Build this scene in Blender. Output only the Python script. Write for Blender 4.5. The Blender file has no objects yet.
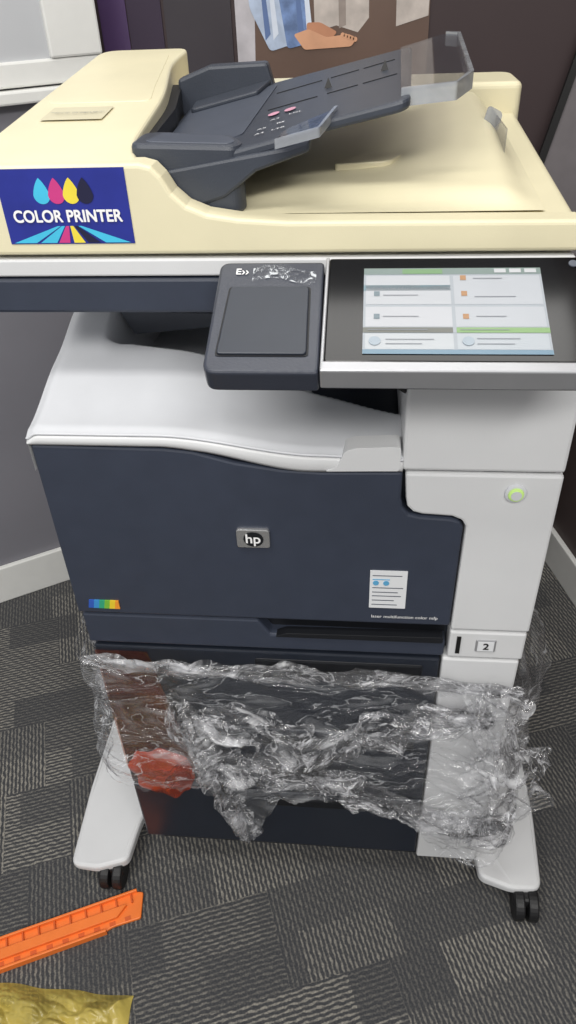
import bpy, bmesh, random
from math import *
from mathutils import Vector, Matrix, noise
random.seed(4)
sc=bpy.context.scene
try:
    sc.view_settings.view_transform='Standard'
    sc.view_settings.look='None'
except Exception: pass
COL=bpy.context.collection

def lin(c):
    return tuple(((v/255)/12.92 if v/255<=.04045 else ((v/255+.055)/1.055)**2.4) for v in c)

# ------------------------------------------------------------ materials
def mat(name,rgb,rough=.45,metal=0,var=.06,scale=30,spec=.5,emit=0,bump=0,bscale=400,coat=0):
    m=bpy.data.materials.new(name);m.use_nodes=True
    nt=m.node_tree;b=nt.nodes['Principled BSDF'];c=lin(rgb)
    tc=nt.nodes.new('ShaderNodeTexCoord');nz=nt.nodes.new('ShaderNodeTexNoise')
    nz.inputs['Scale'].default_value=scale;nz.inputs['Detail'].default_value=4
    nt.links.new(tc.outputs['Object'],nz.inputs['Vector'])
    rp=nt.nodes.new('ShaderNodeValToRGB')
    rp.color_ramp.elements[0].position=.3;rp.color_ramp.elements[1].position=.7
    rp.color_ramp.elements[0].color=tuple(max(0,x*(1-var)) for x in c)+(1,)
    rp.color_ramp.elements[1].color=tuple(min(1,x*(1+var)) for x in c)+(1,)
    nt.links.new(nz.outputs['Fac'],rp.inputs['Fac']);nt.links.new(rp.outputs['Color'],b.inputs['Base Color'])
    b.inputs['Roughness'].default_value=rough;b.inputs['Metallic'].default_value=metal
    b.inputs['Specular IOR Level'].default_value=spec
    b.inputs['Coat Weight'].default_value=coat
    if emit:
        nt.links.new(rp.outputs['Color'],b.inputs['Emission Color']);b.inputs['Emission Strength'].default_value=emit
    if bump:
        n2=nt.nodes.new('ShaderNodeTexNoise');n2.inputs['Scale'].default_value=bscale
        nt.links.new(tc.outputs['Object'],n2.inputs['Vector'])
        bp=nt.nodes.new('ShaderNodeBump');bp.inputs['Strength'].default_value=bump;bp.inputs['Distance'].default_value=.0008
        nt.links.new(n2.outputs['Fac'],bp.inputs['Height']);nt.links.new(bp.outputs['Normal'],b.inputs['Normal'])
    return m

def film(name,tint,base,lo,hi,scale=(14,14,45),rough=.1,gmin=.04,gmax=.55,bump=.5,bdist=.003,r0=.45,r1=.72,transl=.0,crease=.022):
    """thin clear film: transparent body, milky creases, facing-dependent gloss"""
    m=bpy.data.materials.new(name);m.use_nodes=True
    nt=m.node_tree;nt.nodes.clear();N=nt.nodes.new;L=nt.links.new
    out=N('ShaderNodeOutputMaterial');tr=N('ShaderNodeBsdfTransparent');tr.inputs[0].default_value=tint+(1,)
    pr=N('ShaderNodeBsdfPrincipled');pr.inputs['Base Color'].default_value=base+(1,);pr.inputs['Roughness'].default_value=.3
    tl=N('ShaderNodeBsdfTranslucent');tl.inputs[0].default_value=base+(1,)
    mt=N('ShaderNodeMixShader');mt.inputs[0].default_value=transl;L(pr.outputs[0],mt.inputs[1]);L(tl.outputs[0],mt.inputs[2])
    tc=N('ShaderNodeTexCoord');mp=N('ShaderNodeMapping');mp.inputs['Scale'].default_value=scale
    nz=N('ShaderNodeTexNoise');nz.inputs['Scale'].default_value=1;nz.inputs['Detail'].default_value=5;nz.inputs['Distortion'].default_value=1.2
    L(tc.outputs['Object'],mp.inputs[0]);L(mp.outputs[0],nz.inputs['Vector'])
    ab=N('ShaderNodeMath');ab.operation='SUBTRACT';L(nz.outputs['Fac'],ab.inputs[0]);ab.inputs[1].default_value=.5
    a2=N('ShaderNodeMath');a2.operation='ABSOLUTE';L(ab.outputs[0],a2.inputs[0])
    cr=N('ShaderNodeMapRange');cr.inputs[1].default_value=.0;cr.inputs[2].default_value=crease;cr.inputs[3].default_value=hi*.9;cr.inputs[4].default_value=0;L(a2.outputs[0],cr.inputs[0])
    mr=N('ShaderNodeMapRange');mr.inputs[1].default_value=r0;mr.inputs[2].default_value=r1;mr.inputs[3].default_value=lo;mr.inputs[4].default_value=hi
    L(nz.outputs['Fac'],mr.inputs[0])
    mx=N('ShaderNodeMath');mx.operation='MAXIMUM';L(mr.outputs[0],mx.inputs[0]);L(cr.outputs[0],mx.inputs[1])
    bp=N('ShaderNodeBump');bp.inputs['Strength'].default_value=bump;bp.inputs['Distance'].default_value=bdist*3
    L(a2.outputs[0],bp.inputs['Height'])
    gl=N('ShaderNodeBsdfGlossy');gl.inputs['Roughness'].default_value=rough;L(bp.outputs[0],gl.inputs['Normal'])
    lw=N('ShaderNodeLayerWeight');lw.inputs[0].default_value=.35
    pw=N('ShaderNodeMath');pw.operation='POWER';L(lw.outputs['Facing'],pw.inputs[0]);pw.inputs[1].default_value=2.2
    m0=N('ShaderNodeMapRange');m0.inputs[3].default_value=gmin;m0.inputs[4].default_value=gmax;L(pw.outputs[0],m0.inputs[0])
    m1=N('ShaderNodeMixShader');L(mx.outputs[0],m1.inputs[0]);L(tr.outputs[0],m1.inputs[1]);L(mt.outputs[0],m1.inputs[2])
    m2=N('ShaderNodeMixShader');L(m0.outputs[0],m2.inputs[0]);L(m1.outputs[0],m2.inputs[1]);L(gl.outputs[0],m2.inputs[2])
    L(m2.outputs[0],out.inputs[0]);return m

M={}
M['navy']=mat('navy_plastic',(53,59,73),.42,bump=.25,bscale=900)
M['navy2']=mat('navy_drawer_plastic',(33,38,48),.3)
M['navyd']=mat('dark_recess_plastic',(18,20,25),.5)
M['white']=mat('white_plastic',(211,212,213),.4,var=.025,scale=12,bump=.15,bscale=900)
M['white2']=mat('white_bin_plastic',(205,207,211),.4,var=.02)
M['grey']=mat('grey_plastic',(98,102,110),.5,var=.03)
M['cream']=mat('aged_cream_plastic',(224,216,183),.42,var=.05,scale=9,bump=.15,bscale=900)
M['cream2']=mat('cream_inner_plastic',(204,197,168),.5,var=.03,scale=8)
M['tray']=mat('charcoal_tray_plastic',(56,61,71),.42,bump=.3,bscale=700)
M['trayl']=mat('tray_recess_plastic',(72,78,90),.45)
M['black']=mat('black_gloss',(8,8,10),.10,spec=.22)
M['rubber']=mat('caster_rubber',(22,22,24),.5)
M['silver']=mat('silver_trim',(172,173,176),.35,metal=.5,var=.03)
M['chrome']=mat('badge_silver',(200,200,200),.25,metal=.8,var=.03)
M['pad']=mat('keypad_cover',(38,44,55),.38)
M['unit']=mat('keypad_housing',(54,58,69),.35,bump=.2)
M['blk']=mat('print_black',(15,15,15),.5)
M['ink']=mat('ink_grey',(90,95,105),.6)
M['wtxt']=mat('print_white',(240,240,240),.5,var=.01)
M['label']=mat('label_white',(222,224,226),.5,var=.01)
M['btn']=mat('button_green',(190,225,130),.4,emit=.15)
M['clear']=film('smoked_clear_plastic',(.80,.80,.83),lin((120,125,135)),.06,.12,scale=(5,5,5),rough=.06,gmin=.04,gmax=.5,bump=.02,crease=.001)
M['clearrim']=film('clear_plastic_edge',(.75,.76,.8),lin((200,205,210)),.35,.6,scale=(9,9,9),rough=.1,gmin=.1,gmax=.5,bump=.02,crease=.001)

def finish(me,name,m,parent=None,bevel=0,smooth=False,seg=2):
    ob=bpy.data.objects.new(name,me);COL.objects.link(ob)
    if m is not None: me.materials.append(m)
    if parent is not None: ob.parent=parent
    if bevel:
        b=ob.modifiers.new('b','BEVEL');b.width=bevel;b.segments=seg;b.limit_method='ANGLE';b.angle_limit=radians(35)
    if smooth:
        for p in me.polygons:p.use_smooth=True
    return ob

def box(name,x0,x1,y0,y1,z0,z1,m,parent=None,bevel=.002,f=None,seg=2):
    vs=[(x,y,z) for z in(z0,z1) for y in(y0,y1) for x in(x0,x1)]
    if f: vs=[f(*v) for v in vs]
    me=bpy.data.meshes.new(name)
    me.from_pydata(vs,[],[(0,2,3,1),(4,5,7,6),(0,1,5,4),(2,6,7,3),(0,4,6,2),(1,3,7,5)]);me.update()
    return finish(me,name,m,parent,bevel,seg=seg)

def rnd(pts,rs,n=6):
    if not isinstance(rs,(list,tuple)): rs=[rs]*len(pts)
    out=[];k=len(pts)
    for i,p in enumerate(pts):
        r=rs[i]
        p=Vector(p)
        if r<=0: out.append(tuple(p));continue
        a=Vector(pts[i-1])-p;b=Vector(pts[(i+1)%k])-p
        r=min(r,a.length*.49,b.length*.49)
        A=p+a.normalized()*r;B=p+b.normalized()*r
        for j in range(n+1):
            t=j/n;q=A*(1-t)**2+p*2*t*(1-t)+B*t*t;out.append(tuple(q))
    return out

def prism(name,pts,axis,lo,hi,m,parent=None,bevel=.002,f=None,seg=2):
    n=len(pts)
    def mk(p,h):
        v=(p[0],h,p[1]) if axis=='y' else ((p[0],p[1],h) if axis=='z' else (h,p[0],p[1]))
        return f(*v) if f else v
    vs=[mk(p,lo) for p in pts]+[mk(p,hi) for p in pts]
    fs=[tuple(range(n))[::-1],tuple(range(n,2*n))]+[(i,(i+1)%n,n+(i+1)%n,n+i) for i in range(n)]
    me=bpy.data.meshes.new(name);me.from_pydata(vs,[],fs)
    bm=bmesh.new();bm.from_mesh(me);bmesh.ops.recalc_face_normals(bm,faces=bm.faces);bm.to_mesh(me);bm.free()
    return finish(me,name,m,parent,bevel,seg=seg)

def flat(name,pts,m,parent,mp):
    me=bpy.data.meshes.new(name);me.from_pydata([mp(*p) for p in pts],[],[tuple(range(len(pts)))]);me.update()
    return finish(me,name,m,parent)
def rect(a,b,c,d): return [(a,c),(b,c),(b,d),(a,d)]
def text(name,body,size,m,parent,mtx,align='CENTER',bold=0,sx=1,sp=1):
    cu=bpy.data.curves.new(name,'FONT');cu.body=body;cu.size=size;cu.align_x=align;cu.align_y='CENTER';cu.space_character=sp
    ob=bpy.data.objects.new(name+'_tmp',cu);COL.objects.link(ob)
    dg=bpy.context.evaluated_depsgraph_get()
    src=bpy.data.meshes.new_from_object(ob.evaluated_get(dg));bpy.data.objects.remove(ob)
    src.transform(Matrix.Diagonal((sx,1,1,1)))
    offs=[(0,0)] if not bold else [(bold*cos(k*pi/3),bold*sin(k*pi/3)) for k in range(6)]
    bm=bmesh.new()
    for i,(ox,oy) in enumerate(offs):
        t=src.copy();t.transform(mtx@Matrix.Translation((ox,oy,i*.00003)));bm.from_mesh(t);bpy.data.meshes.remove(t)
    me=bpy.data.meshes.new(name);bm.to_mesh(me);bm.free();me.materials.clear()
    return finish(me,name,m,parent)
def front(x,y,z): return Matrix.Translation((x,y,z))@Matrix.Rotation(pi/2,4,'X')
def cyl(name,c,r,h,axis,m,parent,seg=28,bevel=.002,r2=None):
    bm=bmesh.new();bmesh.ops.create_cone(bm,cap_ends=True,segments=seg,radius1=r,radius2=r if r2 is None else r2,depth=h)
    if axis=='x': bmesh.ops.rotate(bm,verts=bm.verts,matrix=Matrix.Rotation(pi/2,3,'Y'))
    if axis=='y': bmesh.ops.rotate(bm,verts=bm.verts,matrix=Matrix.Rotation(pi/2,3,'X'))
    bmesh.ops.translate(bm,verts=bm.verts,vec=c)
    me=bpy.data.meshes.new(name);bm.to_mesh(me);bm.free()
    return finish(me,name,m,parent,bevel)
def empty(name,loc=(0,0,0)):
    e=bpy.data.objects.new(name,None);e.location=loc;COL.objects.link(e);return e
def gridmesh(name,nu,nv,fn,m,parent=None,smooth=True,solid=0):
    vs=[fn(i/(nu-1),j/(nv-1)) for j in range(nv) for i in range(nu)]
    fs=[(j*nu+i,j*nu+i+1,(j+1)*nu+i+1,(j+1)*nu+i) for j in range(nv-1) for i in range(nu-1)]
    me=bpy.data.meshes.new(name);me.from_pydata(vs,[],fs);me.update()
    ob=finish(me,name,m,parent,0,smooth)
    if solid:
        s=ob.modifiers.new('s','SOLIDIFY');s.thickness=solid
    return ob
def sm(a,b,x):
    t=max(0,min(1,(x-a)/(b-a)));return t*t*(3-2*t)

# ============================================================ PRINTER
P=empty('multifunction_printer')
box('body_core',-.274,.274,.022,.58,.105,.86,M['navy2'],P)
box('body_side_left',-.279,-.274,.03,.58,.60,.90,M['white'],P,bevel=.001)
door=[(-.28,.642),(-.28,.892),(-.135,.890),(-.105,.887),(-.06,.874),(-.01,.866),(.03,.864),(.1165,.866),(.1165,.832),(.119,.820),(.126,.811),(.138,.808),(.172,.806),(.181,.803),(.186,.794),(.1855,.642)]
prism('front_door',door,'y',0,.03,M['navy'],P,bevel=.003)
prism('bypass_tray',[(-.277,.586),(.183,.586),(.183,.613),(-.035,.613),(-.05,.638),(-.277,.638)],'y',.002,.03,M['navy'],P,bevel=.003)
prism('tray_handle_recess',[(-.035,.613),(.183,.613),(.183,.638),(-.05,.638)],'y',.02,.03,M['navyd'],P,bevel=0)
prism('tray_handle_lip',rnd([(-.03,.612),(.18,.612),(.18,.622),(-.015,.619)],.004),'y',-.001,.012,M['navyd'],P,bevel=.002)
for i,(a,b) in enumerate([(.105,.255),(.262,.415),(.422,.578)]):
    box('drawer_%d'%(i+1),-.274,.180,.004,.03,a,b,M['navy2'],P,bevel=.003)
    box('drawer_%d_grip'%(i+1),-.06,.16,.002,.02,b-.035,b-.012,M['navyd'],P,bevel=.004)
col_low=[(.187,.638),(.188,.797),(.183,.806),(.172,.811),(.14,.813),(.130,.816),(.1235,.823),(.1215,.834),(.119,.866),(.28,.866),(.28,.638)]
prism('column_front_cover',col_low,'y',-.002,.03,M['white'],P,bevel=.003)
box('column_upper',.115,.28,-.002,.40,.869,1.02,M['white'],P,bevel=.004)
box('column_back',.19,.28,.03,.58,.60,.866,M['white'],P,bevel=.002)
box('column_mid',.187,.279,-.001,.03,.588,.634,M['white'],P,bevel=.003)
box('column_lower',.182,.277,.0,.05,.10,.584,M['white'],P,bevel=.003)
box('column_lower_side',.276,.279,.03,.58,.10,.60,M['white'],P,bevel=.001)
box('column_gap',.20,.272,.005,.03,.580,.870,M['navyd'],P,bevel=0)
box('column_latch_slot',.196,.201,-.0025,.002,.597,.626,M['blk'],P,bevel=0)
box('tray_number_plate',.219,.2445,-.0025,.002,.601,.622,M['silver'],P,bevel=.002)
box('tray_number_label',.222,.2415,-.003,.002,.6035,.6195,M['label'],P,bevel=0)
text('tray_number','2',.015,M['blk'],P,front(.232,-.0034,.6115),bold=.0004)
cyl('power_button_ring',(.234,-.003,.844),.0115,.004,'y',M['white2'],P)
cyl('power_button',(.234,-.0055,.844),.0082,.004,'y',M['btn'],P)
cyl('power_button_center',(.234,-.0078,.844),.0055,.001,'y',M['white2'],P,bevel=0)
def ftop(x): 
    return .909-.021*sm(-.14,.03,x)-.004*sm(.03,.11,x)
def cover(u,v):
    x=-.281+u*.397; y=-.002+v*.335
    z=ftop(x)
    yb=.145-.075*(x+.2)/.3 if x>-.2 else .145
    inner=sm(-.232,-.210,x)
    rise=.030*sm(.0,.13,y)*(1-.4*sm(-.1,.1,x))
    rim=rise+.026*sm(.11,.22,y)
    binz=rise-.055*sm(yb,yb+.012,y)
    z+= binz*inner+rim*(1-inner)
    z-= .006*(1-sm(0,.012,x+.281))+.004*(1-sm(0,.012,y+.002))
    if y>.18: x+= .06*(1-inner)*sm(.18,.335,y)**2
    return (x,y,z)
gridmesh('output_bin_cover',200,180,cover,M['white2'],P,solid=-.003)
def lip(u,v):
    x=-.281+u*.397
    b=.8935-.003*sm(-.14,-.1,x)-.0245*sm(-.12,.02,x)+.002*sm(.03,.1,x)
    t=cover(u,0)[2]
    return (x,-.002-.002*sin(v*pi),b+(t-b)*v)
gridmesh('output_bin_front_lip',90,6,lip,M['white'],P,solid=.004)
def sidew(u,v):
    c=cover(0,u); return (c[0],c[1],.86+(c[2]-.86)*v)
gridmesh('output_bin_side',40,4,sidew,M['white'],P)
prism('bin_catch_recess',rnd([(.048,.874),(.056,.893),(.066,.897),(.100,.899),(.113,.899),(.113,.870),(.035,.868)],.004),'y',-.0045,.02,M['white'],P,bevel=.002)
box('body_rear_tower',-.235,.27,.33,.58,.86,1.02,M['white2'],P,bevel=.004)
prism('output_paddle',rnd([(-.225,.960),(-.10,.956),(-.085,.942),(-.21,.930)],.003),'y',.20,.335,M['grey'],P,bevel=.002)
box('output_slot',-.20,.10,.322,.332,.93,.985,M['navyd'],P,bevel=0)
box('scanner_base_bar',-.305,.255,.05,.10,1.018,1.0545,M['navy'],P,bevel=.004)
box('scanner_base_under',-.295,.262,.09,.56,1.02,1.056,M['white2'],P,bevel=.004)
box('scanner_base_strip',-.304,.262,.048,.56,1.0565,1.073,M['white'],P,bevel=.002)
def tilt(x,y,z): return (x,y,z+(.06*(y-.05) if z>1.09 else 0))
box('scanner_lid',-.304,.264,.052,.565,1.0765,1.100,M['cream'],P,bevel=.008,f=tilt,seg=4)
arc=[(-.304,1.077),(-.304,1.1575),(-.131,1.1575),(-.120,1.1545),(-.112,1.146),(-.104,1.132),(-.092,1.121),(-.074,1.1135),(-.046,1.109),(0,1.106),(.264,1.1045),(.264,1.077)]
prism('scanner_lid_front',arc,'y',.048,.078,M['cream'],P,bevel=.004,seg=3)
def tilt2(x,y,z): return (x,y,z+(.085*(y-.05) if z>1.12 else 0))
hs=rnd([(-.304,.052),(-.131,.052),(-.152,.115),(-.160,.30),(-.187,.47),(-.180,.56),(-.306,.56)],[0,.0,.03,.05,.05,.02,.03])
prism('feeder_housing',hs,'z',1.09,1.1565,M['cream'],P,bevel=.004,f=tilt2,seg=3)
hs2=rnd([(-.290,.27),(-.170,.27),(-.180,.34),(-.200,.52),(-.290,.52)],.012)
prism('feeder_hatch',hs2,'z',1.15,1.1572,M['cream'],P,bevel=.0008,f=tilt2)
flat('feeder_info_label',rect(-.272,-.205,.195,.245),M['cream2'],P,lambda a,b:(a,b,1.1582+.085*(b-.05)))
text('feeder_info_text','Automatic document feeder\nFace up, top edge first',.0052,M['ink'],P,Matrix.Translation((-.238,.218,1.1738)),sx=1)
blk=rnd([(-.18,.45),(.17,.45),(.20,.458),(.268,.458),(.268,.56),(-.18,.56)],[0,.02,.02,.01,.025,0])
prism('lid_rear_block',blk,'z',1.10,1.160,M['cream'],P,bevel=.008,seg=4)
def slope(u,v):
    x=-.15+u*.385;y=.08+v*.36
    z=1.103+.06*(y-.05)+.016*sm(.05,.2,x)*sm(.10,.3,y)*(1-sm(.20,.235,x))+ .010*sm(.02,.06,y-.08+.10*(x-.0))*(1-sm(.20,.235,x))
    return (x,y,z)
gridmesh('eject_surface',60,50,slope,M['cream'],P)
prism('eject_ridge',rnd([(.035,.175),(.095,.185),(.110,.22),(.075,.235)],.01),'z',1.11,1.127,M['cream'],P,bevel=.004)
def tz(x,y): return 1.137+.225*(x+.15)+.03*(y-.07)
def trayf(x,y,z): return (x,y,z+tz(x,y))
out=rnd([(-.152,.082),(.002,.082),(.022,.105),(.108,.098),(.122,.398),(-.158,.44)],[0,.01,.01,.015,.015,0])
prism('input_tray',out,'z',-.010,0,M['tray'],P,bevel=.003,f=trayf)
prism('input_tray_recess',rnd([(-.145,.15),(-.05,.14),(-.04,.40),(-.15,.41)],.01),'z',0,.001,M['trayl'],P,bevel=0,f=trayf)
for i,(x0,x1) in enumerate([(-.035,.018),(.028,.060),(.065,.1)]):
    prism('tray_groove_%d'%i,rect(x0,x1,.235,.2365),'z',0,.0008,M['navyd'],P,bevel=0,f=trayf)
    prism('tray_groove_b%d'%i,rect(x0,x1,.33,.3315),'z',0,.0008,M['navyd'],P,bevel=0,f=trayf)
prism('front_guide',rnd([(-.146,.080),(-.048,.080),(-.042,.098),(-.056,.130),(-.130,.140),(-.146,.130)],.010),'z',1.106,1.166,M['tray'],P,bevel=.004,f=lambda x,y,z:(x,y,z-.04*(x+.1)))
prism('front_guide_edge',rnd([(-.134,.088),(-.054,.088),(-.050,.098),(-.060,.122),(-.125,.130)],.008),'z',1.160,1.1668,M['trayl'],P,bevel=.0008,f=lambda x,y,z:(x,y,z-.04*(x+.1)))
prism('front_guide_skirt',[(-.146,1.105),(-.146,1.14),(.0,1.162),(.02,1.168),(.02,1.158),(-.03,1.142),(-.06,1.120),(-.10,1.108)],'y',.078,.092,M['tray'],P,bevel=.003)
prism('rear_guide',[(-.17,1.135),(-.17,1.178),(-.128,1.192),(-.055,1.194),(-.048,1.170),(-.04,1.15)],'y',.415,.44,M['tray'],P,bevel=.004)
prism('rear_guide_plate',rnd([(-.145,.36),(-.06,.355),(-.05,.42),(-.15,.42)],.006),'z',0,.006,M['tray'],P,bevel=.002,f=trayf)
prism('feeder_mouth',[(-.135,.10),(-.146,.12),(-.150,.30),(-.170,.44),(-.19,.44),(-.17,.30),(-.16,.10)],'z',1.11,1.150,M['navyd'],P,bevel=0,f=lambda x,y,z:(x,y,z+(.05*(y-.05) if z>1.13 else 0)))
prism('tray_clear_wing',rnd([(-.010,.062),(.030,.062),(.040,.135),(-.005,.10)],.008),'z',.0,.002,M['clear'],P,bevel=0,f=trayf)
prism('wing_rim',rnd([(-.010,.060),(.030,.060),(.043,.135),(.039,.135),(.028,.064),(-.010,.063)],.002),'z',-.004,.004,M['clearrim'],P,bevel=0,f=trayf)
def extf(x,y,z):
    return (x,y,z+tz(.11,y)+.07*(x-.11))
prism('tray_clear_extension',rnd([(.100,.12),(.150,.125),(.165,.17),(.178,.44),(.164,.46),(.108,.385)],[0,.02,.02,.015,.01,0]),'z',.001,.003,M['clear'],P,bevel=0,f=extf)
prism('extension_rim',rnd([(.100,.117),(.150,.121),(.169,.168),(.182,.445),(.166,.464),(.165,.460),(.178,.44),(.165,.17),(.149,.125),(.100,.121)],.002),'z',-.010,.005,M['clearrim'],P,bevel=0,f=extf)
prism('paper_stop',rnd([(.196,1.12),(.215,1.12),(.222,1.150),(.205,1.158)],.005),'y',.30,.302,M['clearrim'],P,bevel=0)
box('paper_stop_side',.214,.2155,.22,.34,1.115,1.148,M['clear'],P,bevel=0)
for i,(x,y) in enumerate([(.028,.27),(.088,.28)]):
    cyl('tray_marker_%d'%i,(x,y,tz(x,y)+.005),.005,.010,'z',M['blk'],P,seg=3,bevel=0,r2=.0)
pk=mat('marker_pink',(205,150,170),.5)
for i,(x,y) in enumerate([(-.025,.20),(-.008,.20)]):
    flat('tray_dot_%d'%i,[(x+.006*cos(a*pi/8),y+.008*sin(a*pi/8)) for a in range(16)],pk,P,lambda a,b:(a,b,tz(a,b)+.0015))
for i,(x,y,s) in enumerate([(-.03,.115,'A4'),(-.03,.135,'A5'),(-.012,.115,'LTR'),(-.012,.14,'B5'),(.0,.17,'LGL'),(-.02,.165,'A3')]):
    text('tray_mark_%d'%i,s,.008,M['wtxt'],P,Matrix.Translation((x,y,tz(x,y)+.0022))@Matrix.Rotation(-.22,4,'Y'))

# sticker on lid front
SY=.0468
blue=mat('sticker_blue',(38,48,140),.3,var=.15,scale=20)
sx0,sx1,sz0,sz1=-.2655,-.1445,1.0885,1.1550
box('sticker_base',sx0,sx1,SY+.0004,SY+.0014,sz0,sz1,blue,P,bevel=0)
cm={'c':mat('ink_cyan',(70,190,225),.3),'m':mat('ink_magenta',(200,60,130),.3),'y':mat('ink_yellow',(235,215,70),.3),'k':mat('ink_dark',(30,30,60),.3)}
fy=lambda y:(lambda a,b:(a,y,b))
def drop(cx,cz,r):
    pts=[]
    for i in range(24):
        a=2*pi*i/24
        px=r*sin(a); pz=-r*cos(a)
        if pz>0: px*= max(0,(1-pz/r))**.35; pz*=1.9
        pts.append((cx+px,cz+pz))
    return pts
for k,(cx,c) in enumerate([(-.225,'c'),(-.211,'m'),(-.197,'y'),(-.184,'k')]):
    flat('sticker_drop_%d'%k,drop(cx,1.1325,.0078),cm[c],P,fy(SY-.0001*k))
ray=[('c',-.262,-.240),('c',-.236,-.220),('m',-.218,-.207),('y',-.203,-.192),('k',-.189,-.177),('c',-.172,-.148)]
for i,(c,a,b) in enumerate(ray):
    flat('sticker_ray_%d'%i,[(a,1.0895),(b,1.0895),(-.205+(i-2.5)*.004+.002,1.105),(-.205+(i-2.5)*.004-.001,1.105)],cm[c],P,fy(SY))
text('sticker_text','COLOR PRINTER',.0150,M['wtxt'],P,front(-.2045,SY-.0008,1.1135),bold=.00045,sx=.90,sp=1.02)

prism('logo_badge',rnd(rect(-.0655,-.0275,.7605,.7865),.004),'y',-.004,.002,M['chrome'],P,bevel=.001)
prism('logo_badge_field',[(-.046+.0115*cos(a*pi/10),.7735+.0105*sin(a*pi/10)) for a in range(20)],'y',-.0046,-.003,M['navyd'],P,bevel=0)
text('logo_letters','hp',.018,M['wtxt'],P,front(-.0465,-.0052,.7742)@Matrix.Shear('XZ',4,(0,0)),bold=.0003)
box('spec_label',.087,.130,-.0012,.001,.670,.729,M['label'],P,bevel=0)
bl=mat('label_blue',(90,160,200),.5)
for i,(z,w) in enumerate([(.722,.034),(.716,.02),(.703,.036),(.696,.03),(.690,.034),(.683,.026),(.676,.03)]):
    box('label_line_%d'%i,.090,.090+w,-.0016,-.001,z-.0007,z+.0004,M['ink'] if i!=1 else bl,P,bevel=0)
for i,x in enumerate([.094,.106]): cyl('label_icon_%d'%i,(x,-.0015,.7105),.0035,.001,'y',bl,P,bevel=0)
rb=[(50,90,180),(60,140,200),(50,160,120),(120,180,60),(230,200,50),(235,150,50)]
for i,c in enumerate(rb):
    x=-.264+i*.0068
    prism('rainbow_%d'%i,[(x,.652),(x+.0068,.652),(x+.0068+(.003 if i<5 else 0),.6655),(x+.003,.6655)],'y',-.0012-.0001*i,.001,mat('rainbow_%d'%i,c,.4),P,bevel=0)
text('model_text','laser multifunction color mfp',.0068,M['wtxt'],P,front(.130,-.0012,.6555))
# control panel
CP=empty('control_panel',(0,-.092,1.026));CP.rotation_euler=(.3624,0,0);CP.parent=P
ko=rnd([(-.0625,-.001),(.0355,-.001),(.0345,.136),(-.062,.136)],[.012,.004,.004,.010])
prism('keypad_housing',ko,'z',-.024,0,M['unit'],CP,bevel=.004,seg=3)
prism('keypad_cover',rnd([(-.052,.018),(.0245,.018),(.0225,.100),(-.0485,.100)],.004),'z',0,.0025,M['pad'],CP,bevel=.001)
prism('keypad_gap',rnd([(-.0535,.0165),(.026,.0165),(.024,.1015),(-.050,.1015)],.004),'z',-.001,.0006,M['navyd'],CP,bevel=0)
text('keypad_logo','E\u203a\u203a',.011,M['wtxt'],CP,Matrix.Translation((-.040,.121,.001)),bold=.0002)
mo=rnd([(.038,0),(.264,0),(.264,.137),(.038,.137)],.004)
prism('monitor_housing',mo,'z',-.022,0,M['navyd'],CP,bevel=.003)
prism('monitor_glass',rnd(rect(.0395,.2625,.0085,.1355),.003),'z',0,.0035,M['black'],CP,bevel=.0012)
prism('monitor_silver_lip',rnd([(.0365,-.0030),(.2655,-.0030),(.2655,.0085),(.0365,.0085)],.002),'z',-.017,.0045,M['silver'],CP,bevel=.002)
prism('monitor_silver_side',rect(.0365,.0395,.0,.136),'z',-.006,.0045,M['silver'],CP,bevel=.001)
tape=film('tape_scraps',(.98,.98,.98),lin((205,210,216)),.0,.85,scale=(110,110,110),r0=.56,r1=.64,gmin=.0,gmax=.2,rough=.25,bump=.3,crease=.01)
def tp(u,v):
    x=-.030+.058*u;y=.108+.018*v+.005*sin(u*5)
    return (x,y,.0010+.0008*abs(noise.noise(Vector((x*150,y*150,1)))))
gridmesh('tape_scrap',60,16,tp,tape,CP)
def scr(name,x0,x1,y0,y1,c,h,e=.13):
    c=tuple(v*.79 for v in c)
    return flat(name,rect(x0,x1,y0,y1),mat('ui_'+name,c,.3,emit=e,var=.02),CP,lambda a,b:(a,b,h))
X0,X1,Y0,Y1=.071,.225,.020,.121
scr('display',X0,X1,Y0,Y1,(178,186,194),.0038)
scr('ui_topbar',X0,X1,.113,Y1,(130,150,145),.0040)
scr('ui_green_tab',.105,.140,.1135,.1195,(120,165,110),.0042)
scr('ui_row_a',X0,.146,.092,.099,(130,160,172),.0040)
for i,(a,b,c,d,col) in enumerate([(.073,.146,.075,.111,(203,207,213)),(.149,.223,.075,.111,(197,202,209)),(.073,.146,.048,.072,(206,209,215)),(.149,.223,.048,.072,(198,203,210)),(.073,.146,.022,.040,(203,209,214)),(.149,.223,.022,.040,(194,202,209))]):
    scr('ui_tile_%d'%i,a,b,c,d,col,.0040)
scr('ui_head_a',.071,.146,.041,.047,(110,113,105),.0042)
scr('ui_head_b',.149,.225,.041,.047,(140,182,115),.0042)
scr('ui_bottom',X0,X1,.0165,.0215,(120,155,178),.0042)
for i,(a,b) in enumerate([(.155,.088),(.155,.060),(.155,.108),(.080,.088),(.080,.060)]):
    scr('ui_icon_%d'%i,a,a+.005,b-.003,b+.003,(190,140,90) if i<3 else (120,140,150),.0044,.1)
for i,(a,b,w) in enumerate([(.088,.086,.03),(.166,.084,.035),(.166,.107,.025),(.088,.060,.03),(.166,.060,.025),(.09,.033,.04),(.09,.028,.03),(.165,.034,.035),(.165,.028,.03),(.075,.044,.05),(.152,.044,.04)]):
    scr('ui_line_%d'%i,a,a+w,b-.0004,b+.0004,(135,140,150),.0045,.1)
for i in range(3):
    scr('ui_btn_%d'%i,.185+i*.013,.195+i*.013,.1145,.1195,(215,218,222),.0043)
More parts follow.
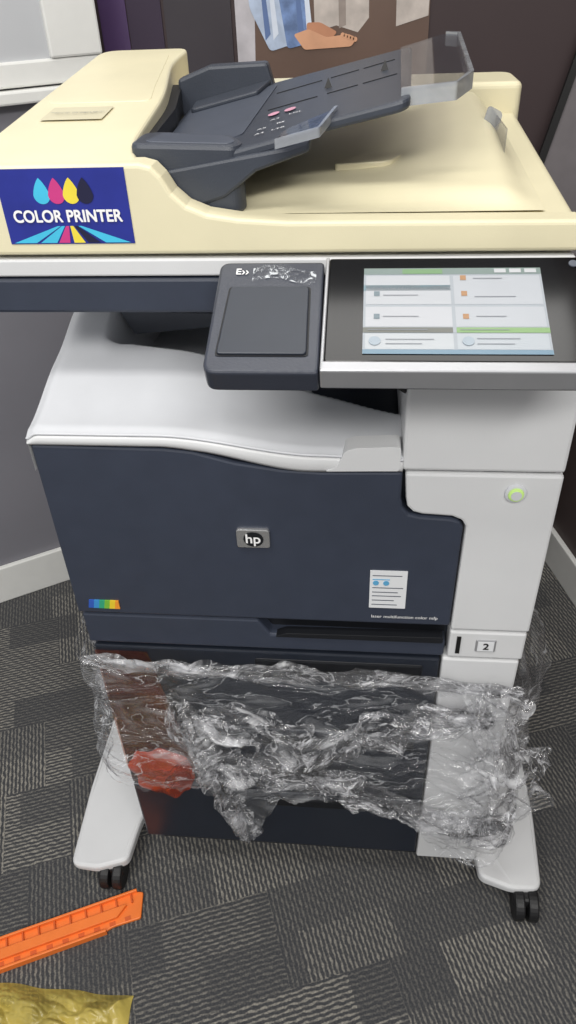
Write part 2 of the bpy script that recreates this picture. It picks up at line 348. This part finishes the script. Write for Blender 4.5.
for i,(cx,cy) in enumerate([(.158,.031),(.081,.031)]):
    cyl('ui_round_icon_%d'%i,(cx,cy,.0046),.0050,.0004,'z',mat('ui_round_%d'%i,(140,152,162),.3,emit=.1),CP,bevel=0)
cyl('monitor_usb_cap',(.254,.126,.004),.004,.001,'z',M['ink'],CP,bevel=0)
box('panel_arm',.05,.25,-.02,.06,1.0,1.045,M['navyd'],P,bevel=.006)
prism('panel_bracket',[(.07,1.03),(.115,1.03),(.115,.955),(.10,.965),(.085,1.0)],'y',.0,.05,M['navyd'],P,bevel=.003)

# stand
box('stand_base',-.26,.262,.03,.56,.055,.105,M['navyd'],P,bevel=.003)
def foot(s,name,x_in,x_out,yf):
    pts=rnd([(x_in,yf+.012),(x_in+(x_out-x_in)*.5,yf-.004),(x_out,yf),(x_out+.006*s,.10),(x_out,.30),(x_out-.04*s,.52),(x_in-.02*s,.54),(x_in-.022*s,.10),(x_in-.005*s,.05)],[.012,.01,.018,.02,.03,.03,0,.01,.02])
    def f(x,y,z):
        if z>.05:
            k=1-min(1,max(0,(s*(x_out-x))/.10)); z=.066+.020*sm(.0,.25,y)-.006*k
        return (x,y,z)
    prism(name,pts,'z',.044,.066,M['white'],P,bevel=.006,f=f,seg=3)
foot(-1,'stand_foot_1',-.308,-.408,-.034)
foot(1,'stand_foot_2',.288,.388,-.020)
def caster(n,x,y):
    cyl('caster_wheel_%da'%n,(x-.011,y,.027),.027,.016,'x',M['rubber'],P,bevel=.003)
    cyl('caster_wheel_%db'%n,(x+.011,y,.027),.027,.016,'x',M['rubber'],P,bevel=.003)
    box('caster_fork_%d'%n,x-.021,x+.021,y-.008,y+.022,.026,.05,M['rubber'],P,bevel=.005)
for n,(x,y) in enumerate([(-.338,-.026),(.363,-.030),(-.345,.48),(.345,.48)]): caster(n,x,y)

# ============================================================ PLASTIC WRAP
wrapm=film('stretch_wrap_film',(.985,.985,.99),lin((238,240,243)),.03,.46,scale=(6,6,20),gmin=.05,gmax=.40,rough=.11,bump=1.0,bdist=.01,r0=.52,r1=.78,transl=.15,crease=.012)
ropem=film('bunched_wrap_film',(.985,.985,.99),lin((246,247,250)),.02,.58,scale=(14,14,26),gmin=.06,gmax=.40,rough=.11,bump=1.0,bdist=.008,r0=.52,r1=.72,transl=.15,crease=.017)
W=empty('plastic_wrap')
path=[(-.29,.45),(-.292,.25),(-.292,.06),(-.286,-.006),(-.20,-.010),(0,-.010),(.18,-.010),(.262,-.014),(.292,.006),(.300,.08),(.292,.28),(.29,.45)]
acc=[0]
for a,b in zip(path,path[1:]): acc.append(acc[-1]+(Vector(b)-Vector(a)).length)
def pp(u):
    s=u*acc[-1]
    for i in range(len(path)-1):
        if s<=acc[i+1] or i==len(path)-2:
            t=(s-acc[i])/(acc[i+1]-acc[i]);a=Vector(path[i]);b=Vector(path[i+1])
            return a.lerp(b,t),(b-a).normalized()
def ridge(p): return 1-abs(noise.noise(p))*2
def wrap(top,bot,amp,seed,off):
    def fn(u,v):
        p,d=pp(u)
        p1,_=pp(min(1,u+.012));p0,_=pp(max(0,u-.012));d=(p1-p0).normalized()
        nrm=Vector((d.y,-d.x))
        p=(p0+p1+p)/3
        zt=top(p.x,u);zb=bot(p.x,u);z=zb+(zt-zb)*v
        q=Vector((p.x*8+seed,p.y*8,z*14+p.x*7))
        r=ridge(q)*.5+ridge(q*2.3+Vector((3,1,7)))*.32+ridge(q*5.1)*.2+ridge(q*11)*.09
        lowf=noise.noise(Vector((p.x*3+seed,p.y*3,z*4)))
        loose=.5+.9*sm(.12,.30,p.x)+.5*sm(-.25,-.3,p.x)+.9*(1-v)**2
        h=off+amp*loose*max(0,(r+.2))+amp*.6*lowf
        if h<.001:h=.001
        p=p+nrm*h
        return (p.x,max(p.y,-.072),z+.006*noise.noise(q*1.3))
    return fn
def top1(x,u): return .574+.012*noise.noise(Vector((x*9,0,1)))-.02*sm(.2,.33,x)
def bot1(x,u):
    b=.320-.02*sm(-.28,-.2,x)-.12*exp(-((x+.085)/.035)**2)-.145*sm(.10,.24,x)
    return b+.035*noise.noise(Vector((x*14,3,u*8)))+.012*noise.noise(Vector((x*60,3,1)))
gridmesh('wrap_outer_layer',420,150,wrap(top1,bot1,.015,1.0,.003),wrapm,W)
def ribbon(name,pts,wd,seed,amp=.03,nu=200,nv=60,m=None,fr=1.0):
    n=len(pts)
    def cp(t):
        f=t*(n-1);i=max(0,min(int(f),n-2));k=f-i
        p0=Vector(pts[max(0,i-1)]);p1=Vector(pts[i]);p2=Vector(pts[i+1]);p3=Vector(pts[min(n-1,i+2)])
        return .5*((2*p1)+(p2-p0)*k+(2*p0-5*p1+4*p2-p3)*k*k+(3*p1-p0-3*p2+p3)*k**3)
    L=sum((Vector(b)-Vector(a)).length for a,b in zip(pts,pts[1:]))
    def fn(u,v):
        c=cp(u);d=(cp(min(1,u+.01))-cp(max(0,u-.01))).normalized()
        t=d.cross(Vector((0,-1,0))).normalized()
        w=wd*(.6+1.3*abs(noise.noise(Vector((u*L*11,seed,1)))))*(.35+.65*sin(pi*u)**.5)
        s=(v-.5)*2
        fray=1+.6*noise.noise(Vector((u*L*40,seed+5,s)))*abs(s)
        q=Vector((u*L*9,s*3.0,seed))
        fold=abs(noise.noise(q))*1.1+abs(noise.noise(q*2.3))*.6+abs(noise.noise(q*5))*.3+abs(noise.noise(q*10))*.12
        pos=c+t*(s*w*fray+.014*noise.noise(q*1.7))
        pos.y-=amp*fold*(1-.4*abs(s)); pos.z+=.014*noise.noise(q*2+Vector((9,9,9)));pos.x+=.012*noise.noise(q*2.2+Vector((4,2,9)))
        pos.y=max(-.072,min(pos.y,-.005))
        return tuple(pos)
    gridmesh(name,nu,nv,fn,m or ropem,W)
ribbon('wrap_bunch_1',[(-.165,-.018,.50),(-.155,-.022,.43),(-.12,-.024,.38),(-.05,-.024,.36),(.02,-.022,.35),(.09,-.02,.34)],.042,3)
ribbon('wrap_bunch_2',[(-.14,-.02,.48),(-.07,-.022,.46),(-.02,-.022,.42),(.01,-.022,.37),(.04,-.022,.31)],.046,7)
ribbon('wrap_bunch_3',[(-.14,-.02,.40),(-.12,-.024,.33),(-.105,-.022,.26),(-.088,-.02,.18)],.024,11)
ribbon('wrap_bunch_4',[(.0,-.02,.38),(.08,-.022,.45),(.15,-.022,.49),(.25,-.02,.51)],.036,15)
ribbon('wrap_bunch_5',[(.23,-.02,.55),(.265,-.024,.46),(.285,-.024,.38),(.285,-.022,.30),(.24,-.02,.22)],.055,19,amp=.04)
ribbon('wrap_bunch_6',[(.06,-.02,.32),(.13,-.022,.30),(.22,-.024,.25),(.30,-.02,.26)],.038,23)
ribbon('wrap_bunch_7',[(-.284,-.010,.565),(-.12,-.012,.560),(.05,-.012,.556),(.285,-.014,.546)],.014,29,amp=.012,nu=260,nv=20)
def flap(u,v):
    x=-.286-.050*u*(.4+.6*v);z=.565-.17*v-.02*u
    y=.02+.10*u+.02*noise.noise(Vector((u*6,v*7,2)))
    return (x+.016*noise.noise(Vector((u*5,v*9,4))),y,z+.03*noise.noise(Vector((u*8,1,5)))*v)
gridmesh('wrap_flap',40,60,flap,ropem,W)

# red bunched film and a thin tinted sheet under the wrap
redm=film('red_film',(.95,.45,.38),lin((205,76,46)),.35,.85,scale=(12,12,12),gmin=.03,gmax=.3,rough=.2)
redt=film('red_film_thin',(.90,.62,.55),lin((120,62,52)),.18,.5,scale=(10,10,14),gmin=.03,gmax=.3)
Rb=empty('red_layers')
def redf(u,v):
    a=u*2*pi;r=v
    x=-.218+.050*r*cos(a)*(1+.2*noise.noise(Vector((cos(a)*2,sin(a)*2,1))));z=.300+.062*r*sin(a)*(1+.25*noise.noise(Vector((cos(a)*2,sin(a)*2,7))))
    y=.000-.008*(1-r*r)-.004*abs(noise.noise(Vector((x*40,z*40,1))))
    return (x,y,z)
gridmesh('red_film_bunch',60,24,redf,redm,Rb)
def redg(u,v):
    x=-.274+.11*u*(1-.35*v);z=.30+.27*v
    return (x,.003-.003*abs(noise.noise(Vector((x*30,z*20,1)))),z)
gridmesh('red_film_sheet',40,60,redg,redt,Rb)

# ============================================================ FLOOR ITEMS
om=mat('orange_plastic',(238,122,48),.4,var=.05)
om2=mat('orange_plastic_dark',(205,92,35),.45)
O=empty('orange_plastic_strip',(-.276,-.064,0));O.rotation_euler=(0,0,atan2(-.1,-.22))
prism('strip_base',rnd([(0,-.020),(.015,-.026),(.30,-.028),(.30,.027),(.08,.026),(.06,.020),(.012,.022)],[.004,.004,.004,.004,.006,.006,.004]),'z',0,.006,om,O,bevel=.0015)
prism('strip_ridge',rnd([(.03,-.006),(.30,-.006),(.30,.010),(.05,.010)],.003),'z',.006,.013,om,O,bevel=.002)
box('strip_rail_a',.01,.30,-.026,-.022,.0,.014,om,O,bevel=.001)
box('strip_rail_b',.07,.30,.023,.027,.0,.014,om,O,bevel=.001)
for i in range(11):
    x=.02+i*.026
    box('strip_rib_%d'%i,x,x+.003,-.024,-.007,.005,.011,om2,O,bevel=.0006)
    box('strip_slot_%d'%i,x+.008,x+.018,.012,.019,.0055,.0065,om2,O,bevel=0)
ym=film('yellow_film',(1.,.91,.5),lin((250,226,118)),.32,.66,scale=(9,9,9),rough=.2,gmin=.02,gmax=.22,bump=.4,transl=.15,crease=.01)
def yb(u,v):
    x=-.495+.235*u;y=-.42+.215*v
    y+= .010*noise.noise(Vector((x*12,0,3)));x+=.01*noise.noise(Vector((y*20,2,3)))
    e=min(u,1-u,v,1-v)*8;e=min(1,e)
    q=Vector((x*10+y*6,y*16,1))
    h=abs(noise.noise(q))*.035+abs(noise.noise(q*2.7))*.014+abs(noise.noise(q*6))*.006+ .008
    return (x,y,.002+e*h)
gridmesh('yellow_plastic_bag',180,160,yb,ym)

# ============================================================ ROOM
def carpet():
    m=bpy.data.materials.new('carpet_tiles');m.use_nodes=True
    nt=m.node_tree;N=nt.nodes.new;L=nt.links.new;b=nt.nodes['Principled BSDF'];b.inputs['Roughness'].default_value=.95;b.inputs['Specular IOR Level'].default_value=.1
    def mth(op,a,bb=None,c=None):
        n=N('ShaderNodeMath');n.operation=op
        for i,q in enumerate((a,bb,c)):
            if q is None: continue
            if isinstance(q,(int,float)): n.inputs[i].default_value=q
            else: L(q,n.inputs[i])
        return n.outputs[0]
    tc=N('ShaderNodeTexCoord');mp=N('ShaderNodeMapping');mp.inputs['Rotation'].default_value=(0,0,radians(-20));L(tc.outputs['Object'],mp.inputs[0])
    wz=N('ShaderNodeTexNoise');wz.inputs['Scale'].default_value=90;L(mp.outputs[0],wz.inputs['Vector'])
    wv=N('ShaderNodeVectorMath');wv.operation='MULTIPLY_ADD';L(wz.outputs['Color'],wv.inputs[0]);wv.inputs[1].default_value=(.006,.006,0);L(mp.outputs[0],wv.inputs[2])
    sp0=N('ShaderNodeSeparateXYZ');L(mp.outputs[0],sp0.inputs[0])
    sp=N('ShaderNodeSeparateXYZ');L(wv.outputs[0],sp.inputs[0]);X,Y=sp.outputs[0],sp.outputs[1];XX,YY=sp0.outputs[0],sp0.outputs[1]
    def cell(w,h,seed):
        fy=mth('FLOOR',mth('DIVIDE',YY,h))
        sh=mth('MULTIPLY',mth('FRACT',mth('MULTIPLY',fy,.37)),w)
        fx=mth('FLOOR',mth('DIVIDE',mth('ADD',XX,sh),w))
        cb=N('ShaderNodeCombineXYZ');L(fx,cb.inputs[0]);L(fy,cb.inputs[1]);cb.inputs[2].default_value=seed
        wn=N('ShaderNodeTexWhiteNoise');wn.noise_dimensions='3D';L(cb.outputs[0],wn.inputs[0]);return wn.outputs[0]
    c1=cell(.16,.08,1.5);c2=cell(.12,.16,7.3)
    def stripes(A,B,per):
        s=mth('SINE',mth('MULTIPLY',A,2*pi/per))
        dash=mth('SINE',mth('ADD',mth('MULTIPLY',B,2*pi/.020),mth('MULTIPLY',mth('FLOOR',mth('DIVIDE',A,per)),2.4)))
        v=mth('ADD',mth('MULTIPLY',s,.75),mth('MULTIPLY',dash,.30))
        mr=N('ShaderNodeMapRange');mr.inputs[1].default_value=-.1;mr.inputs[2].default_value=.7;L(v,mr.inputs[0]);return mr.outputs[0]
    s1=stripes(X,Y,.0075);s2=stripes(Y,X,.0075)
    sel=mth('GREATER_THAN',c2,.45)
    mixs=mth('ADD',mth('MULTIPLY',s1,sel),mth('MULTIPLY',s2,mth('SUBTRACT',1,sel)))
    amt=mth('ADD',.20,mth('MULTIPLY',mth('POWER',c1,1.3),.70))
    nz=N('ShaderNodeTexNoise');nz.inputs['Scale'].default_value=320;nz.inputs['Detail'].default_value=3;L(tc.outputs['Object'],nz.inputs['Vector'])
    v=mth('MULTIPLY',mixs,amt)
    v=mth('MULTIPLY',v,mth('ADD',.10,mth('MULTIPLY',nz.outputs[0],1.8)))
    v=mth('ADD',v,mth('MULTIPLY',mth('SUBTRACT',nz.outputs[0],.45),.5))
    rp=N('ShaderNodeValToRGB');rp.color_ramp.elements[0].color=lin((64,65,68))+(1,);rp.color_ramp.elements[1].color=lin((150,146,137))+(1,)
    L(v,rp.inputs[0]);L(rp.outputs[0],b.inputs['Base Color'])
    bp=N('ShaderNodeBump');bp.inputs['Strength'].default_value=.5;bp.inputs['Distance'].default_value=.003;L(nz.outputs[0],bp.inputs['Height']);L(bp.outputs[0],b.inputs['Normal'])
    return m
box('floor',-2.6,2.2,-2.4,2.2,-.05,0,carpet(),None,bevel=0)
wallb=mat('wall_paint_brown',(60,47,48),.6,var=.08,scale=3)
parti=mat('partition_grey',(126,125,132),.6,var=.04,scale=4)
wtrim=mat('white_trim',(228,228,224),.4,var=.02)
WB=box('wall_back',-.70,.60,1.0,1.06,0,2.4,wallb,None,bevel=0)
d=Vector((.845,.534,0)).normalized();nv=Vector((d.y,-d.x,0))
a0=Vector((-.838,.661,0));
def along(name,t0,t1,o0,o1,z0,z1,m,par=None,bevel=0):
    p=[a0+d*t0+nv*o0,a0+d*t1+nv*o0,a0+d*t1+nv*o1,a0+d*t0+nv*o1]
    return prism(name,[(q.x,q.y) for q in p],'z',z0,z1,m,par,bevel=bevel)
TE=.490
along('wall_left',-1.6,TE,-.06,0,0,2.4,parti)
along('baseboard_left',-1.6,TE,0,.014,0,.105,wtrim,bevel=.003)
WN=empty('window_1')
along('window_sill',-1.6,TE,0,.030,1.100,1.122,wtrim,WN,.004)
along('window_apron',-1.6,TE,0,.016,1.125,1.165,wtrim,WN,.004)
along('window_pane',-1.6,.40,0,.008,1.165,1.95,mat('frosted_pane',(192,194,197),.25,var=.06,scale=2),WN)
along('window_frame_right',.395,TE,0,.020,1.165,1.97,wtrim,WN,.004)
along('window_frame_top',-1.6,TE,0,.024,1.95,2.0,wtrim,WN,.004)
r0=Vector((.55,1.0,0));rd=Vector((.20,-.82,0)).normalized();rn=Vector((-rd.y,rd.x,0))
def alongr(name,t0,t1,o0,o1,z0,z1,m,par=None,bevel=0):
    p=[r0+rd*t0+rn*o0,r0+rd*t1+rn*o0,r0+rd*t1+rn*o1,r0+rd*t0+rn*o1]
    return prism(name,[(q.x,q.y) for q in p],'z',z0,z1,m,par,bevel=bevel)
alongr('wall_right',-.05,2.4,.0,.06,0,2.4,mat('wall_brown_panel',(76,64,62),.6,scale=3))
alongr('baseboard_right',-.0,2.4,-.014,0,0,.10,wtrim,bevel=.003)
Bd=empty('leaning_board')
gb=mat('board_grey',(112,107,109),.5)
def bq(name,pts,m,dy):
    def mk(x,z,o): return (x,.975-(.10*(1-z/1.35))+o,z)
    n=len(pts);vs=[mk(x,z,dy) for x,z in pts]+[mk(x,z,dy+.012) for x,z in pts]
    me=bpy.data.meshes.new(name);me.from_pydata(vs,[],[tuple(range(n)),tuple(range(2*n-1,n-1,-1))]+[(i,n+i,n+(i+1)%n,(i+1)%n) for i in range(n)]);me.update()
    return finish(me,name,m,Bd)
bq('board_panel',[(.19,.0),(.535,.0),(.535,1.35),(.50,1.35)],gb,0)
bq('board_edge',[(.170,.0),(.19,.0),(.507,1.35),(.495,1.35)],M['blk'],-.004)
PY=.9965
PO=empty('wall_poster')
def poster(name,x0,x1,z0,z1,c):
    return box(name,x0,x1,PY,1.0,z0,z1,mat(name+'_paper',c,.35,var=.1,scale=6),PO,bevel=0)
poster('purple_sheet',-.437,-.385,.0,1.7,(80,60,98))
poster('violet_sheet',-.383,-.318,.0,1.7,(56,44,62))
poster('dark_sheet',-.312,-.186,.0,1.7,(60,55,60))
poster('figure_sheet',-.178,.180,.0,1.75,(104,84,74))
p3=PO
fp=lambda y:(lambda a,b:(a,y,b))
jean=mat('denim_print',(110,135,180),.5,var=.35,scale=50)
jean2=mat('denim_print_light',(178,192,214),.5,var=.18,scale=40)
skin=mat('skin_print',(214,160,125),.5,var=.12,scale=20)
shirt=mat('shirt_print',(205,205,210),.5,var=.08)
curt=mat('curtain_print',(190,180,172),.5,var=.2,scale=30)
hair=mat('hair_print',(60,40,32),.5)
flat('curtain_a',[(-.045,1.75),(.060,1.75),(.070,1.20),(.05,1.178),(.01,1.19),(-.03,1.18)],curt,p3,fp(PY-.0006))
flat('curtain_a_fold',[(.0,1.75),(.015,1.75),(.028,1.19),(.015,1.185)],mat('curtain_fold',(150,138,130),.5,var=.2),p3,fp(PY-.0007))
flat('curtain_b',[(.108,1.75),(.178,1.75),(.178,1.2),(.120,1.185)],curt,p3,fp(PY-.0006))
flat('curtain_left',[(-.178,1.75),(-.12,1.75),(-.15,1.0),(-.178,1.0)],mat('cloth_print',(190,186,190),.5,var=.2,scale=20),p3,fp(PY-.0006))
flat('torso',rnd([(-.15,1.42),(-.14,1.60),(-.09,1.63),(-.04,1.60),(-.02,1.42),(-.05,1.36),(-.12,1.36)],.02),shirt,p3,fp(PY-.0009))
flat('head',[(-.08+.030*cos(a*pi/12),1.672+.040*sin(a*pi/12)) for a in range(24)],skin,p3,fp(PY-.0012))
flat('hair',rnd([(-.113,1.675),(-.11,1.715),(-.08,1.73),(-.05,1.715),(-.047,1.675),(-.06,1.70),(-.10,1.70)],.006),hair,p3,fp(PY-.0015))
flat('thigh',rnd([(-.15,1.38),(-.04,1.38),(-.025,1.33),(-.07,1.30),(-.15,1.32)],.01),jean,p3,fp(PY-.0012))
flat('jeans_leg',rnd([(-.165,1.36),(-.10,1.35),(-.085,1.24),(-.062,1.165),(-.115,1.152),(-.150,1.22)],.008),jean2,p3,fp(PY-.0015))
flat('jeans_leg_front',rnd([(-.12,1.36),(-.035,1.36),(-.050,1.25),(-.034,1.165),(-.082,1.155),(-.098,1.25)],.008),jean,p3,fp(PY-.0018))
for i,x in enumerate([-.135,-.12,-.072,-.056]):
    flat('jean_fold_%d'%i,[(x,1.34),(x+.004,1.34),(x+.022,1.18),(x+.012,1.17)],mat('fold_%d'%i,(214,222,235) if i%2 else (92,115,160),.5),p3,fp(PY-.0020))
flat('foot',rnd([(-.07,1.178),(-.042,1.186),(-.008,1.172),(.034,1.176),(.048,1.168),(.038,1.156),(-.05,1.153)],.005),skin,p3,fp(PY-.0021))
flat('foot_back',rnd([(-.045,1.196),(-.02,1.196),(.012,1.180),(.0,1.168),(-.045,1.170)],.005),mat('skin_print_dark',(188,132,100),.5,var=.1),p3,fp(PY-.00205))
for i in range(5):
    x=.022+i*.0058;z=1.1745-i*.0018
    flat('toe_%d'%i,[(x+.0042*cos(a*pi/6),z+.0042*sin(a*pi/6)) for a in range(12)],skin,p3,fp(PY-.0023))

# ============================================================ LIGHTS / CAMERA
w=bpy.data.worlds.new('World');sc.world=w;w.use_nodes=True
w.node_tree.nodes['Background'].inputs[0].default_value=(.98,.985,1,1);w.node_tree.nodes['Background'].inputs[1].default_value=.49
def area(name,loc,sx,sy,e,col=(1,.98,.945),tgt=None):
    l=bpy.data.lights.new(name,'AREA');l.shape='RECTANGLE';l.size=sx;l.size_y=sy;l.energy=e;l.color=col
    o=bpy.data.objects.new(name,l);o.location=loc;COL.objects.link(o)
    if tgt: o.rotation_euler=(Vector(tgt)-Vector(loc)).to_track_quat('-Z','Y').to_euler()
    return o
area('ceiling_lamp',(-.5,-.6,2.55),1.2,.3,17)
area('front_fill_lamp',(.6,-1.7,2.55),1.2,.3,32,tgt=(.2,-.6,0))  # fill added behind the camera to brighten front faces and wrap
area('front_fill_lamp_b',(-.8,-2.1,2.55),1.2,.3,21,tgt=(-.2,-.6,0))  # second front fill, added to lift the printer's front surfaces
area('ceiling_lamp.002',(.1,.6,2.55),1.2,.3,8)
cd=bpy.data.cameras.new('camera');cam=bpy.data.objects.new('camera',cd);COL.objects.link(cam);sc.camera=cam
cd.sensor_fit='VERTICAL';cd.sensor_height=36;cd.lens=740/1024*36;cd.clip_start=.01
R=Matrix.Rotation(.1159,4,'Z')@Matrix.Rotation(pi/2-.6476,4,'X')@Matrix.Rotation(-.0456,4,'Z')
cam.matrix_world=Matrix.Translation((.0695,-.6458,1.3022))@R
